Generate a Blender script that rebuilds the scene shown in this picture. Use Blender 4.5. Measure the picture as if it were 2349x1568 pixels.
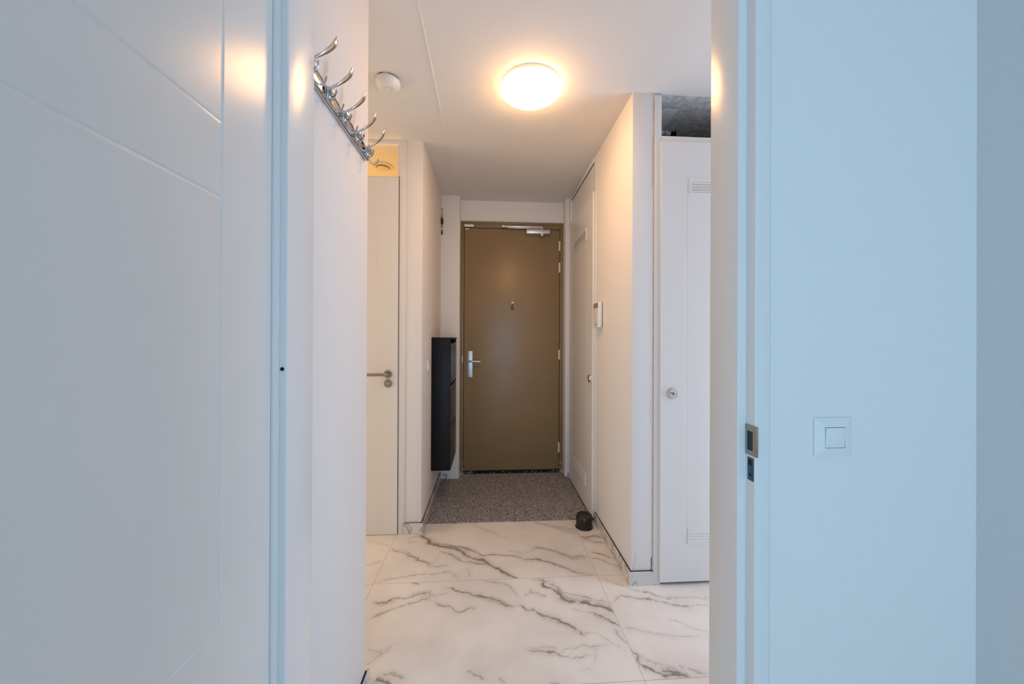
import bpy, bmesh, math, random
import numpy as np
from mathutils import Vector, Matrix
random.seed(7)
C = bpy.context.scene.collection
for _o in list(bpy.data.objects):
    bpy.data.objects.remove(_o)
PI = math.pi

# ------------------------------------------------------------------ camera
F_PX, YAW, PITCH, ROLL, CY = 821.31, 0.06202, 0.00173, 0.00424, 772.19
cam = bpy.data.cameras.new('camera')
cam.sensor_fit = 'HORIZONTAL'
cam.sensor_width = 36.0
cam.lens = F_PX / 2349 * 36
cam.shift_y = -(784 - CY) / 2349
cam.clip_start = 0.02
cam_ob = bpy.data.objects.new('camera', cam)
C.objects.link(cam_ob)
_r = Vector((math.cos(YAW), -math.sin(YAW), 0))
_f0 = Vector((math.sin(YAW), math.cos(YAW), 0))
_z = Vector((0, 0, 1))
_f = _f0 * math.cos(PITCH) + _z * math.sin(PITCH)
_u = _z * math.cos(PITCH) - _f0 * math.sin(PITCH)
_r2 = _r * math.cos(ROLL) + _u * math.sin(ROLL)
_u2 = _u * math.cos(ROLL) - _r * math.sin(ROLL)
cam_ob.matrix_world = Matrix(((_r2.x, _u2.x, -_f.x, 0), (_r2.y, _u2.y, -_f.y, 0),
                              (_r2.z, _u2.z, -_f.z, 1.30), (0, 0, 0, 1)))
bpy.context.scene.camera = cam_ob

# ------------------------------------------------------------------ light and exposure
vs = bpy.context.scene.view_settings
vs.view_transform = 'Standard'
vs.look = 'None'
vs.gamma = 1
vs.use_curve_mapping = False
vs.exposure = 0.0
LAMP_POWER = 32.5          # radiance of the ceiling lamp's diffuser
LAMP_COL = (1.0, 0.53, 0.205)
WINDOW_W = 90.0           # daylight through the living room window
WINDOW_COL = (0.48, 0.76, 1.0)
LEFT_W = 12.0
BATH_W = 11.0
HALL_DAY_W = 24.0

world = bpy.data.worlds.new('world')
bpy.context.scene.world = world
world.use_nodes = True
world.node_tree.nodes['Background'].inputs[0].default_value = (0.5, 0.68, 1.0, 1)
world.node_tree.nodes['Background'].inputs[1].default_value = 0.6

def area(name, loc, size, energy, col, rot):
    l = bpy.data.lights.new(name, 'AREA')
    l.shape = 'RECTANGLE'; l.size, l.size_y = size
    l.energy = energy; l.color = col
    o = bpy.data.objects.new(name, l); C.objects.link(o)
    o.location = loc; o.rotation_euler = rot
    return o
# daylight in the opening of the window behind the camera
area('window_daylight', (-0.70, -4.55, 1.35), (3.4, 2.2), WINDOW_W, WINDOW_COL, (PI/2, 0, 0))
# daylight from the room at the right end of the cross passage
area('passage_daylight', (2.95, 1.37, 1.15), (0.85, 2.0), HALL_DAY_W, (0.64, 0.78, 1.0), (PI/2, 0, PI/2))
# warm fill light added at the unseen left end of the cross passage
area('left_passage_fill', (-2.35, 1.90, 1.2), (0.9, 2.0), LEFT_W, (1.0, 0.74, 0.49), (PI/2, 0, -PI/2))
# the bathroom's own warm lamp
area('bathroom_lamp', (-1.2, 3.0, 1.2), (0.4, 0.4), BATH_W, (1.0, 0.52, 0.16), (PI, 0, 0))

# ------------------------------------------------------------------ materials
def s2l(c):
    return tuple(((x/255)/12.92 if x/255 <= 0.04045 else ((x/255+0.055)/1.055)**2.4) for x in c) + (1,)

def mat(name, col, rough=0.5, metal=0.0, bump=None, spec=0.5, coat=0.0, vary=None, emit=None):
    m = bpy.data.materials.new(name); m.use_nodes = True
    nt = m.node_tree; b = nt.nodes['Principled BSDF']
    b.inputs['Base Color'].default_value = s2l(col)
    b.inputs['Roughness'].default_value = rough
    b.inputs['Metallic'].default_value = metal
    b.inputs['Specular IOR Level'].default_value = spec
    b.inputs['Coat Weight'].default_value = coat
    b.inputs['Coat Roughness'].default_value = 0.05
    tc = nt.nodes.new('ShaderNodeTexCoord')
    if vary:
        sc, col2, lo, hi = vary
        n = nt.nodes.new('ShaderNodeTexNoise'); n.inputs['Scale'].default_value = sc
        n.inputs['Detail'].default_value = 6
        nt.links.new(tc.outputs['Object'], n.inputs['Vector'])
        r = nt.nodes.new('ShaderNodeValToRGB')
        r.color_ramp.elements[0].position = lo; r.color_ramp.elements[0].color = s2l(col2)
        r.color_ramp.elements[1].position = hi; r.color_ramp.elements[1].color = s2l(col)
        nt.links.new(n.outputs['Fac'], r.inputs[0]); nt.links.new(r.outputs[0], b.inputs['Base Color'])
    if bump:
        sc, st, det = bump
        n = nt.nodes.new('ShaderNodeTexNoise'); n.inputs['Scale'].default_value = sc
        n.inputs['Detail'].default_value = det
        nt.links.new(tc.outputs['Object'], n.inputs['Vector'])
        bp = nt.nodes.new('ShaderNodeBump'); bp.inputs['Strength'].default_value = st
        bp.inputs['Distance'].default_value = 0.002
        nt.links.new(n.outputs['Fac'], bp.inputs['Height']); nt.links.new(bp.outputs[0], b.inputs['Normal'])
    if emit:
        b.inputs['Emission Color'].default_value = emit[0] + (1,)
        b.inputs['Emission Strength'].default_value = emit[1]
    return m

M = dict(
    wall=mat('white_plaster', (240, 238, 236), 0.75, bump=(140, 0.55, 5), spec=0.25),
    wallgrey=mat('pale_grey_plaster', (226, 227, 228), 0.8, bump=(140, 0.4, 5), spec=0.25),  # slightly darker than the white plaster
    ceil=mat('ceiling_spackle', (238, 236, 234), 0.85, bump=(110, 0.8, 4), spec=0.2),
    gloss=mat('white_gloss_paint', (237, 237, 236), 0.23, bump=(6, 0.05, 2), spec=0.30),
    satin=mat('white_satin_paint', (238, 238, 237), 0.28, spec=0.5),
    plastic=mat('white_plastic', (240, 240, 238), 0.35),
    brown=mat('olive_brown_paint', (150, 126, 92), 0.34, bump=(60, 0.12, 3), vary=(2.0, (144, 120, 88), 0.35, 0.65)),
    brownframe=mat('olive_brown_frame_paint', (136, 114, 80), 0.42, bump=(60, 0.15, 3)),
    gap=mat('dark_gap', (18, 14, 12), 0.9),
    alu=mat('satin_aluminium', (205, 208, 212), 0.36, metal=0.75),
    steel=mat('brushed_steel', (160, 155, 150), 0.3, metal=1.0),
    chrome=mat('polished_chrome', (206, 203, 202), 0.09, metal=1.0),
    black=mat('black_lacquer', (17, 18, 25), 0.4, spec=0.25, vary=(3, (14, 15, 21), 0.3, 0.7)),
    blackgloss=mat('black_flap_lacquer', (38, 36, 38), 0.25),
    blackplastic=mat('black_plastic', (10, 10, 10), 0.3),
    grey=mat('grey_plastic', (150, 142, 138), 0.4),
    concrete=mat('raw_concrete', (222, 223, 222), 0.95, bump=(45, 1.0, 8), vary=(30, (184, 185, 185), 0.35, 0.62)),
    primer=mat('pale_plaster_patch', (238, 240, 242), 0.9, bump=(30, 0.4, 5)),
    brass=mat('tarnished_silver', (86, 76, 64), 0.45, metal=0.8, bump=(900, 1.0, 3)),
    sealant=mat('cracked_sealant', (205, 184, 170), 0.9),
    cream=mat('cream_edge', (236, 226, 214), 0.35),
    bath=mat('bathroom_ceiling_paint', (232, 222, 205), 0.7),
    tasselblack=mat('black_thread', (12, 9, 10), 0.95),
    dust=mat('chipped_plaster', (190, 182, 176), 0.9, bump=(200, 1.0, 5)),
    green=mat('dark_green_charm', (52, 54, 26), 0.5),
)

# ------------------------------------------------------------------ mesh helpers
def bx(bm, x0, x1, y0, y1, z0, z1, bev=0.0, seg=2):
    t = bmesh.new()
    bmesh.ops.create_cube(t, size=1)
    for v in t.verts:
        v.co = Vector(((x0+x1)/2 + v.co.x*(x1-x0), (y0+y1)/2 + v.co.y*(y1-y0), (z0+z1)/2 + v.co.z*(z1-z0)))
    if bev:
        bmesh.ops.bevel(t, geom=list(t.edges), offset=bev, segments=seg, affect='EDGES', profile=0.5)
    merge(bm, t)

def merge(bm, t):
    me = bpy.data.meshes.new('tmp'); t.to_mesh(me); t.free()
    bm.from_mesh(me); bpy.data.meshes.remove(me)

def frame_from(n):
    n = Vector(n).normalized()
    a = Vector((0, 0, 1)) if abs(n.z) < 0.9 else Vector((1, 0, 0))
    u = n.cross(a).normalized(); v = n.cross(u).normalized()
    return u, v, n

def lathe(bm, origin, axis, prof, n=48, cap=True):
    """prof: list of (radius, distance along axis)"""
    u, v, a = frame_from(axis); o = Vector(origin); rings = []
    for r, h in prof:
        if r < 1e-6:
            rings.append([bm.verts.new(o + a*h)])
        else:
            rings.append([bm.verts.new(o + a*h + (u*math.cos(2*PI*i/n) + v*math.sin(2*PI*i/n))*r) for i in range(n)])
    for A, B in zip(rings, rings[1:]):
        for i in range(n):
            j = (i+1) % n
            if len(A) == 1 and len(B) == 1: continue
            if len(A) == 1: bm.faces.new((A[0], B[i], B[j]))
            elif len(B) == 1: bm.faces.new((A[i], A[j], B[0]))
            else: bm.faces.new((A[i], A[j], B[j], B[i]))
    if cap:
        for R in (rings[0], rings[-1]):
            if len(R) > 1: bm.faces.new(R)

def spline(pts, k=6):
    P = [Vector(p) for p in pts]; P = [P[0]*2-P[1]] + P + [P[-1]*2-P[-2]]; out = []
    for i in range(1, len(P)-2):
        a, b, c, d = P[i-1:i+3]
        for s in range(k):
            t = s/k
            out.append(0.5*((2*b) + (c-a)*t + (2*a-5*b+4*c-d)*t*t + (3*b-a-3*c+d)*t**3))
    out.append(P[-2]); return out

def sweep(bm, pts, radii, n=12, side=None, smooth=6):
    """radii: list of (half width along side, half thickness) or floats, one per control point"""
    R = [(r, r) if not isinstance(r, tuple) else r for r in radii]
    if smooth:
        S = spline(pts, smooth); m = len(pts)-1
        RR = []
        for i in range(len(S)):
            t = min(i/smooth, m-1e-6); k = int(t); f = t-k
            RR.append((R[k][0]*(1-f)+R[k+1][0]*f, R[k][1]*(1-f)+R[k+1][1]*f))
    else:
        S = [Vector(p) for p in pts]; RR = R
    rings = []
    prev = None
    for i, p in enumerate(S):
        tan = (S[min(i+1, len(S)-1)] - S[max(i-1, 0)]).normalized()
        if side is not None: u = Vector(side)
        elif prev is not None: u = prev
        else: u = frame_from(tan)[0]
        u = (u - tan*u.dot(tan)).normalized(); v = tan.cross(u); prev = u
        a, b = RR[i]
        rings.append([bm.verts.new(p + u*math.cos(2*PI*j/n)*a + v*math.sin(2*PI*j/n)*b) for j in range(n)])
    for A, B in zip(rings, rings[1:]):
        for j in range(n):
            k = (j+1) % n
            bm.faces.new((A[j], A[k], B[k], B[j]))
    bm.faces.new(rings[0]); bm.faces.new(rings[-1])

def prism(bm, pts, ext):
    """extrude a polygon (list of points) by the vector ext"""
    e = Vector(ext)
    a = [bm.verts.new(Vector(p)) for p in pts]; b = [bm.verts.new(Vector(p)+e) for p in pts]
    n = len(a)
    bm.faces.new(a); bm.faces.new(b[::-1])
    for i in range(n):
        bm.faces.new((a[i], b[i], b[(i+1) % n], a[(i+1) % n]))

def slab_with_grooves(bm, o, u, v, n, W, H, T, vg=(), hg=(), w=0.004, d=0.003):
    """leaf of W x H x T, its front face in the plane (u, v) with normal n, cut by rounded grooves.
    vg: (u position, v0, v1), hg: (v position, u0, u1)"""
    o, u, v, n = map(Vector, (o, u, v, n))
    us = {0.0, W}; vs_ = {0.0, H}
    K = [k/4 for k in range(-4, 5)]
    for g, a, b in vg:
        us |= {round(g+w*k, 6) for k in K}; vs_ |= {a, b, round(max(a-w, 0), 6), round(min(b+w, H), 6)}
    for g, a, b in hg:
        vs_ |= {round(g+w*k, 6) for k in K}; us |= {a, b, round(max(a-w, 0), 6), round(min(b+w, W), 6)}
    us = sorted(us); vs_ = sorted(vs_)
    def dep(x, y):
        r = 0
        for g, a, b in vg:
            if abs(x-g) < w and a-1e-6 <= y <= b+1e-6: r = max(r, d*0.5*(1+math.cos(PI*(x-g)/w)))
        for g, a, b in hg:
            if abs(y-g) < w and a-1e-6 <= x <= b+1e-6: r = max(r, d*0.5*(1+math.cos(PI*(y-g)/w)))
        return r
    G = [[bm.verts.new(o + u*x + v*y - n*dep(x, y)) for y in vs_] for x in us]
    for i in range(len(us)-1):
        for j in range(len(vs_)-1):
            bm.faces.new((G[i][j], G[i+1][j], G[i+1][j+1], G[i][j+1]))
    rim = [G[i][0] for i in range(len(us))] + [G[-1][j] for j in range(1, len(vs_))] \
        + [G[i][-1] for i in range(len(us)-2, -1, -1)] + [G[0][j] for j in range(len(vs_)-2, 0, -1)]
    back = [bm.verts.new(r.co - n*T) for r in rim]
    for i in range(len(rim)):
        j = (i+1) % len(rim)
        bm.faces.new((rim[i], back[i], back[j], rim[j]))
    bm.faces.new(back[::-1])

def thing(name, label, cat, loc, group=None, kind=None):
    o = bpy.data.objects.new(name, None); C.objects.link(o)
    o.empty_display_size = 0.05
    o.location = loc
    o['label'] = label; o['category'] = cat
    if group: o['group'] = group
    if kind: o['kind'] = kind
    return o

def root_of(o):
    p = Vector((0, 0, 0))
    while o is not None:
        p += o.location; o = o.parent
    return p

def obj(name, bm, m, parent=None, smooth=True, label=None):
    bmesh.ops.recalc_face_normals(bm, faces=bm.faces)
    me = bpy.data.meshes.new(name)
    if parent is not None:
        off = root_of(parent)
    else:
        xs = [v.co.x for v in bm.verts]; ys = [v.co.y for v in bm.verts]; zs = [v.co.z for v in bm.verts]
        off = Vector(((min(xs)+max(xs))/2, (min(ys)+max(ys))/2, min(zs)))
    bmesh.ops.translate(bm, verts=bm.verts, vec=-off)
    bm.to_mesh(me); bm.free()
    me.materials.append(M[m] if isinstance(m, str) else m)
    if smooth:
        for p in me.polygons: p.use_smooth = True
        me.set_sharp_from_angle(angle=math.radians(32))
    o = bpy.data.objects.new(name, me); C.objects.link(o)
    if parent is not None: o.parent = parent
    else: o.location = off
    if label: o['label'] = label
    return o

def tag(o, label, cat, group=None, kind=None):
    o['label'] = label; o['category'] = cat
    if group: o['group'] = group
    if kind: o['kind'] = kind
    return o

def struct(name, boxes, m, label, cat, bev=0.0, parent=None):
    bm = bmesh.new()
    for b in boxes:
        b = list(b)
        if bev and b[4] == 0: b[4] = -0.02          # keep the rounded rims of walls out of sight
        if bev and abs(b[5]-ZC) < 1e-6: b[5] = ZC+0.03
        bx(bm, *b, bev=bev)
    o = obj(name, bm, m, parent)
    return tag(o, label, cat, kind='structure')

def dup_part(o, parent, shift):
    c = o.copy(); C.objects.link(c); c.parent = parent; c.location = o.location + Vector(shift)
    for ch in list(o.children):
        d = ch.copy(); C.objects.link(d); d.parent = c
    return c

# ------------------------------------------------------------------ key planes (metres, camera at x=0 y=0 z=1.3)
XL, YB, YP, XP, YD, XR, YR, ZC = -0.4477, 2.411, 3.304, -0.278, 3.417, 0.7495, 1.848, 2.598
XH, YH = -0.465, 1.391            # wall with the coat rack
YN = 0.765                        # room side of the doorway wall
T = 2.70

# ------------------------------------------------------------------ floor of marble tiles
VEINS = [
 (3.5,1,0.7,[(-0.445,2.449),(-0.419,2.392),(-0.441,2.375),(-0.389,2.328),(-0.377,2.285),(-0.306,2.256),(-0.248,2.237),(-0.199,2.218),(-0.16,2.185),(-0.129,2.138),(-0.092,2.114),(-0.029,2.096),(0.006,2.059),(0.049,2.023),(0.082,1.988),(0.114,1.954),(0.146,1.934),(0.173,1.914)]),
 (7,0.5,0.6,[(-0.287,2.255),(-0.2,2.223),(-0.15,2.177),(-0.111,2.137),(-0.066,2.12),(-0.021,2.095)]),
 (2.2,0.75,0.3,[(-0.381,2.31),(-0.29,2.28),(-0.212,2.251),(-0.144,2.231),(-0.086,2.188),(-0.03,2.147),(0.033,2.144),(0.088,2.141),(0.142,2.13),(0.211,2.097),(0.283,2.093),(0.333,2.069),(0.381,2.038),(0.436,2.008),(0.472,1.973),(0.518,1.951),(0.588,1.931)]),
 (2,0.6,0.3,[(0.253,2.226),(0.316,2.198),(0.378,2.175),(0.428,2.145),(0.484,2.104),(0.531,2.109),(0.594,2.102)]),
 (1.5,0.4,0.2,[(0.226,2.156),(0.257,2.177),(0.297,2.199)]),
 (3,0.35,0.3,[(0.117,2.185),(0.172,2.167),(0.206,2.134)]),
 (9,0.4,0.1,[(-0.298,2.2),(-0.24,2.174),(-0.191,2.127),(-0.144,2.095),(-0.072,2.07),(-0.011,2.06),(0.058,2.029)]),
 (2,0.65,0.3,[(-0.604,2.256),(-0.577,2.223),(-0.518,2.204),(-0.463,2.164),(-0.411,2.124),(-0.346,2.079),(-0.337,2.051)]),
 (1.3,0.3,0.1,[(-0.337,2.051),(-0.31,2.097),(-0.294,2.169)]),
 (1.5,0.4,0.1,[(-0.337,2.051),(-0.279,2.057),(-0.228,2.065)]),
 (1.6,0.45,0.2,[(-0.615,1.946),(-0.538,1.954),(-0.463,1.974),(-0.401,1.989),(-0.344,1.992),(-0.301,1.984),(-0.254,2.0),(-0.221,2.005),(-0.185,1.977),(-0.165,1.939)]),
 (1.5,0.35,0.1,[(-0.101,1.948),(-0.107,1.992),(-0.127,2.032)]),
 (1.6,0.3,0.1,[(-0.125,2.495),(-0.035,2.437),(0.016,2.387),(0.076,2.347),(0.134,2.317)]),
 (2,0.45,0.4,[(0.306,2.513),(0.405,2.458),(0.499,2.398),(0.599,2.337)]),
 (1.6,0.4,0.4,[(0.359,2.506),(0.457,2.449),(0.582,2.394),(0.608,2.373)]),
 (1.5,0.35,0.2,[(-0.529,2.336),(-0.493,2.3),(-0.447,2.305)]),
 (1.5,0.4,0.2,[(-0.522,2.344),(-0.48,2.377),(-0.441,2.375)]),
 (4,0.8,0.4,[(0.6,2.309),(0.629,2.299),(0.694,2.313),(0.74,2.293)]),
 (4,0.4,0.2,[(0.609,2.3),(0.656,2.254),(0.738,2.232)]),
 (2.5,0.6,0.3,[(0.626,2.149),(0.671,2.113),(0.736,2.071)]),
 (1.8,0.4,0.2,[(0.597,2.098),(0.654,2.058),(0.72,2.013),(0.742,1.978)]),
 (1.5,0.35,0.2,[(-0.792,2.35),(-0.726,2.324),(-0.663,2.3),(-0.616,2.273)]),
 (1.6,0.4,0.2,[(-0.702,2.098),(-0.678,2.09),(-0.615,2.135)]),
 (2.2,0.75,0.3,[(-0.232,1.892),(-0.199,1.877),(-0.181,1.859),(-0.133,1.84),(-0.094,1.824),(-0.047,1.808),(-0.009,1.795),(0.029,1.783),(0.058,1.766),(0.084,1.744),(0.109,1.728),(0.138,1.726)]),
 (2.4,0.75,0.55,[(0.14,1.746),(0.161,1.73),(0.195,1.704),(0.222,1.692),(0.243,1.682),(0.269,1.666),(0.308,1.641),(0.345,1.613),(0.381,1.589),(0.403,1.567)]),
 (2,0.6,1,[(0.403,1.567),(0.397,1.556),(0.416,1.538)]),
 (5,0.9,0.5,[(0.277,1.921),(0.297,1.895),(0.283,1.878),(0.314,1.848),(0.348,1.818),(0.363,1.774),(0.404,1.751),(0.438,1.736)]),
 (8,0.85,0.3,[(0.438,1.736),(0.475,1.732),(0.516,1.718),(0.557,1.703),(0.581,1.687),(0.593,1.667)]),
 (12,0.35,0.2,[(0.218,1.918),(0.298,1.901),(0.348,1.857),(0.368,1.8)]),
 (1.6,0.4,0.1,[(0.309,1.919),(0.346,1.893),(0.356,1.857),(0.372,1.817),(0.429,1.792),(0.485,1.767),(0.554,1.743),(0.597,1.72)]),
 (5,0.5,0.1,[(0.457,1.694),(0.5,1.663),(0.547,1.628),(0.579,1.597),(0.591,1.582)]),
 (2,0.35,0.1,[(0.393,1.702),(0.44,1.685),(0.484,1.659),(0.531,1.624)]),
 (2.2,0.6,0.3,[(-0.569,1.801),(-0.534,1.784),(-0.502,1.797),(-0.47,1.816),(-0.403,1.817),(-0.369,1.831),(-0.333,1.845),(-0.296,1.851)]),
 (5,0.4,0.2,[(-0.553,1.686),(-0.519,1.711),(-0.466,1.746),(-0.405,1.762),(-0.36,1.789),(-0.319,1.807),(-0.288,1.8)]),
 (2,0.5,0.2,[(-0.295,1.801),(-0.238,1.762),(-0.192,1.745),(-0.153,1.718),(-0.116,1.707),(-0.089,1.729),(-0.056,1.727)]),
 (1.4,0.35,0.1,[(-0.303,1.849),(-0.276,1.821),(-0.239,1.824),(-0.204,1.849)]),
 (1.4,0.3,0.1,[(-0.298,1.86),(-0.295,1.801)]),
 (1.8,0.5,0.2,[(-0.417,1.933),(-0.354,1.914)]),
 (3,0.25,0.1,[(-0.035,1.926),(0.014,1.911),(0.07,1.896),(0.109,1.871),(0.151,1.791)]),
 (1.6,0.4,0.3,[(0.209,1.831),(0.245,1.808),(0.289,1.789)]),
 (1.5,0.35,0.1,[(0.174,1.795),(0.217,1.831),(0.221,1.865)]),
 (2.2,0.6,0.5,[(0.145,1.491),(0.17,1.484),(0.201,1.479),(0.239,1.473),(0.276,1.467),(0.297,1.448),(0.328,1.433),(0.352,1.442),(0.417,1.448)]),
 (2.5,0.35,0.1,[(0.281,1.46),(0.33,1.482),(0.37,1.487),(0.398,1.497),(0.434,1.484),(0.502,1.493)]),
 (1.4,0.3,0.1,[(0.356,1.381),(0.411,1.385)]),
 (1.2,0.15,0.1,[(0.453,1.482),(0.415,1.388)]),
 (1.4,0.25,0.1,[(0.393,1.556),(0.49,1.558)]),
 (1.6,0.35,0.1,[(0.485,1.542),(0.514,1.509),(0.546,1.488),(0.574,1.457)]),
 (2,0.3,0.2,[(-0.511,1.523),(-0.446,1.512),(-0.426,1.507)]),
 (1.6,0.35,0.1,[(-0.487,1.452),(-0.46,1.478),(-0.422,1.514),(-0.393,1.546)]),
 (4,0.3,0.2,[(-0.416,1.413),(-0.376,1.414),(-0.344,1.403),(-0.316,1.38)]),
 (5,0.6,0.5,[(-0.436,1.387),(-0.408,1.385),(-0.365,1.373)]),
 (5,0.35,0.1,[(-0.084,1.416),(-0.059,1.389),(-0.035,1.382),(-0.017,1.362)]),
 (4,0.35,0.1,[(0.041,1.365),(0.063,1.349)]),
 (2,0.5,0.2,[(0.597,1.72),(0.637,1.759),(0.673,1.773),(0.706,1.755),(0.741,1.746),(0.785,1.74),(0.818,1.728),(0.849,1.711)]),
 (7,0.45,0.0,[(0.851,1.716),(0.903,1.698),(0.947,1.68),(0.977,1.679)]),
 (2,0.4,0,[(0.599,1.909),(0.674,1.862),(0.737,1.813),(0.779,1.799)]),
 (8,0.35,0,[(0.779,1.799),(0.819,1.781),(0.856,1.757),(0.904,1.744),(0.963,1.737)]),
 (2,0.25,0,[(0.963,1.737),(1.103,1.733)]),
 (2,0.25,0,[(0.98,1.683),(1.069,1.68)]),
 (1.6,0.35,0,[(0.598,1.581),(0.656,1.561),(0.733,1.532),(0.807,1.516),(0.96,1.507)]),
 (1.6,0.35,0,[(0.822,1.612),(0.88,1.587),(0.933,1.554),(0.975,1.531)]),
 (5,0.7,0.5,[(0.593,1.489),(0.598,1.452),(0.608,1.43),(0.593,1.411),(0.596,1.387),(0.623,1.379),(0.652,1.361),(0.674,1.344),(0.718,1.348),(0.748,1.337),(0.781,1.33)]),
 (8,0.6,0.1,[(0.672,1.366),(0.711,1.358),(0.743,1.349),(0.775,1.341)]),
 (2,0.3,0.1,[(0.625,1.426),(0.664,1.4),(0.693,1.395)]),
 (3,0.35,0.3,[(0.748,1.381),(0.768,1.361)]),
 (4,0.3,0,[(0.78,1.36),(0.846,1.337)]),
 (5,0.3,0.1,[(0.556,1.571),(0.575,1.529),(0.593,1.489)]),
 (4,0.3,0.0,[(0.229,1.339),(0.275,1.335)]),
]

JX, JY = -0.607, 1.928            # tile joints: 1.20 x 0.60 m tiles

_vr = random.Random(21)
for _w, _s, _b, _p in list(VEINS):            # thin strands and soft halos running beside the main veins
    if _s >= 0.55 and len(_p) > 3:
        for _k in range(2):
            _a = _vr.randint(0, max(0, len(_p)-4)); _q = _p[_a:_a+_vr.randint(3, 6)]
            _dx, _dy = _vr.uniform(-.010, .010), _vr.choice((-1, 1))*_vr.uniform(.008, .020)
            VEINS.append((1.3, _s*0.42, _b*0.5, [(x+_dx+_vr.uniform(-.006, .006), y+_dy+_vr.uniform(-.006, .006)) for x, y in _q]))
        VEINS.append((8.0, _s*0.12, _b*0.3, [(x, y-0.006) for x, y in _p[len(_p)//3:]]))
def make_floor():
    fx0, fx1, fy0, fy1, st = -0.86, 1.46, 1.28, 2.54, 0.0026
    xs = np.concatenate([np.linspace(-3.3, fx0, 12)[:-1], np.arange(fx0, fx1, st), np.linspace(fx1, 3.1, 8)])
    ys = np.concatenate([np.linspace(-4.7, fy0, 24)[:-1], np.arange(fy0, fy1, st), np.linspace(fy1, 3.6, 6)])
    nx, ny = len(xs), len(ys)
    rng = np.random.RandomState(11)
    def vnoise(X, Y, f):
        g = rng.rand(96, 96)
        a = X*f + 400.0; b = Y*f + 400.0
        i = np.floor(a).astype(int); j = np.floor(b).astype(int)
        u = a-i; v = b-j; u = u*u*(3-2*u); v = v*v*(3-2*v)
        G = lambda p, q: g[p % 96, q % 96]
        return (G(i, j)*(1-u)*(1-v) + G(i+1, j)*u*(1-v) + G(i, j+1)*(1-u)*v + G(i+1, j+1)*u*v)*2-1
    X, Y = np.meshgrid(xs, ys, indexing='ij')
    wx = vnoise(X, Y, 28)*0.007 + vnoise(X, Y, 75)*0.0042 + vnoise(X, Y, 170)*0.0022
    wy = vnoise(X, Y, 28)*0.007 + vnoise(X, Y, 75)*0.0042 + vnoise(X, Y, 170)*0.0022
    mod = 0.80 + 0.5*vnoise(X, Y, 9) + 0.35*vnoise(X, Y, 60)
    wid = 1.0 + 0.55*vnoise(X, Y, 14) + 0.35*vnoise(X, Y, 48)
    tx = np.floor((X-JX)/1.2); ty = np.floor((Y-JY)/0.6)
    dark = np.zeros_like(X); brown = np.zeros_like(X)
    for w, s, b, pts in VEINS:
        P = np.array(pts); w = w/1000.0
        c = P.mean(axis=0); tcx = np.floor((c[0]-JX)/1.2); tcy = np.floor((c[1]-JY)/0.6)
        pad = 0.05 + w*3
        i0, i1 = np.searchsorted(xs, [P[:, 0].min()-pad, P[:, 0].max()+pad])
        j0, j1 = np.searchsorted(ys, [P[:, 1].min()-pad, P[:, 1].max()+pad])
        sx = X[i0:i1, j0:j1] + wx[i0:i1, j0:j1]; sy = Y[i0:i1, j0:j1] + wy[i0:i1, j0:j1]
        D = np.full(sx.shape, 9.0); E = np.full(sx.shape, 1.0)
        for k in range(len(P)-1):
            ax, ay = P[k]; dx, dy = P[k+1]-P[k]; L2 = dx*dx+dy*dy+1e-12
            t = np.clip(((sx-ax)*dx + (sy-ay)*dy)/L2, 0, 1)
            dd = np.hypot(sx-ax-t*dx, sy-ay-t*dy)
            e = (k+t)/(len(P)-1); e = np.clip(np.minimum(e, 1-e)*6+0.25, 0, 1)
            E = np.where(dd < D, e, E); D = np.minimum(D, dd)
        ww = np.maximum((w if w < 0.003 else 0.003+(w-0.003)*0.5)*1.1*wid[i0:i1, j0:j1], 0.0008)*np.maximum(E, .5)
        core = s*E*np.exp(-(D/ww)**2*0.9)*np.clip(mod[i0:i1, j0:j1]+0.35, .25, 1.15)
        halo = 0.40*s*E*np.exp(-(D/(w*1.6+0.012))**1.5)*np.clip(mod[i0:i1, j0:j1], 0, 1)
        same = (tx[i0:i1, j0:j1] == tcx) & (ty[i0:i1, j0:j1] == tcy)
        val = np.where(same, np.maximum(core, 0)+halo, 0)
        new = 1-(1-dark[i0:i1, j0:j1])*(1-np.clip(val, 0, 1))
        brown[i0:i1, j0:j1] = np.maximum(brown[i0:i1, j0:j1], b*np.where(same, core, 0))
        dark[i0:i1, j0:j1] = new
    co = np.zeros((nx*ny, 3), np.float32); co[:, 0] = X.ravel(); co[:, 1] = Y.ravel()
    me = bpy.data.meshes.new('floor'); me.vertices.add(nx*ny); me.vertices.foreach_set('co', co.ravel())
    I, J = np.meshgrid(np.arange(nx-1), np.arange(ny-1), indexing='ij')
    a = (I*ny+J).ravel(); q = np.stack([a, a+ny, a+ny+1, a+1], 1).astype(np.int32)
    nf = len(q)
    me.loops.add(nf*4); me.loops.foreach_set('vertex_index', q.ravel())
    me.polygons.add(nf); me.polygons.foreach_set('loop_start', np.arange(0, nf*4, 4, dtype=np.int32))
    me.update(calc_edges=True)
    at = me.attributes.new('vein', 'FLOAT', 'POINT'); at.data.foreach_set('value', dark.ravel().astype(np.float32))
    at = me.attributes.new('rust', 'FLOAT', 'POINT'); at.data.foreach_set('value', brown.ravel().astype(np.float32))
    m = bpy.data.materials.new('polished_marble_tiles'); m.use_nodes = True
    nt = m.node_tree; N = nt.nodes; L = nt.links; b = N['Principled BSDF']
    def node(t, **kw):
        n = N.new(t)
        for k, v in kw.items(): setattr(n, k, v)
        return n
    tc = node('ShaderNodeTexCoord')
    def math_(op, a, b_=None):
        n = node('ShaderNodeMath', operation=op)
        for i, x in enumerate((a, b_)):
            if x is None: continue
            if isinstance(x, (int, float)): n.inputs[i].default_value = x
            else: L.new(x, n.inputs[i])
        return n.outputs[0]
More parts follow.
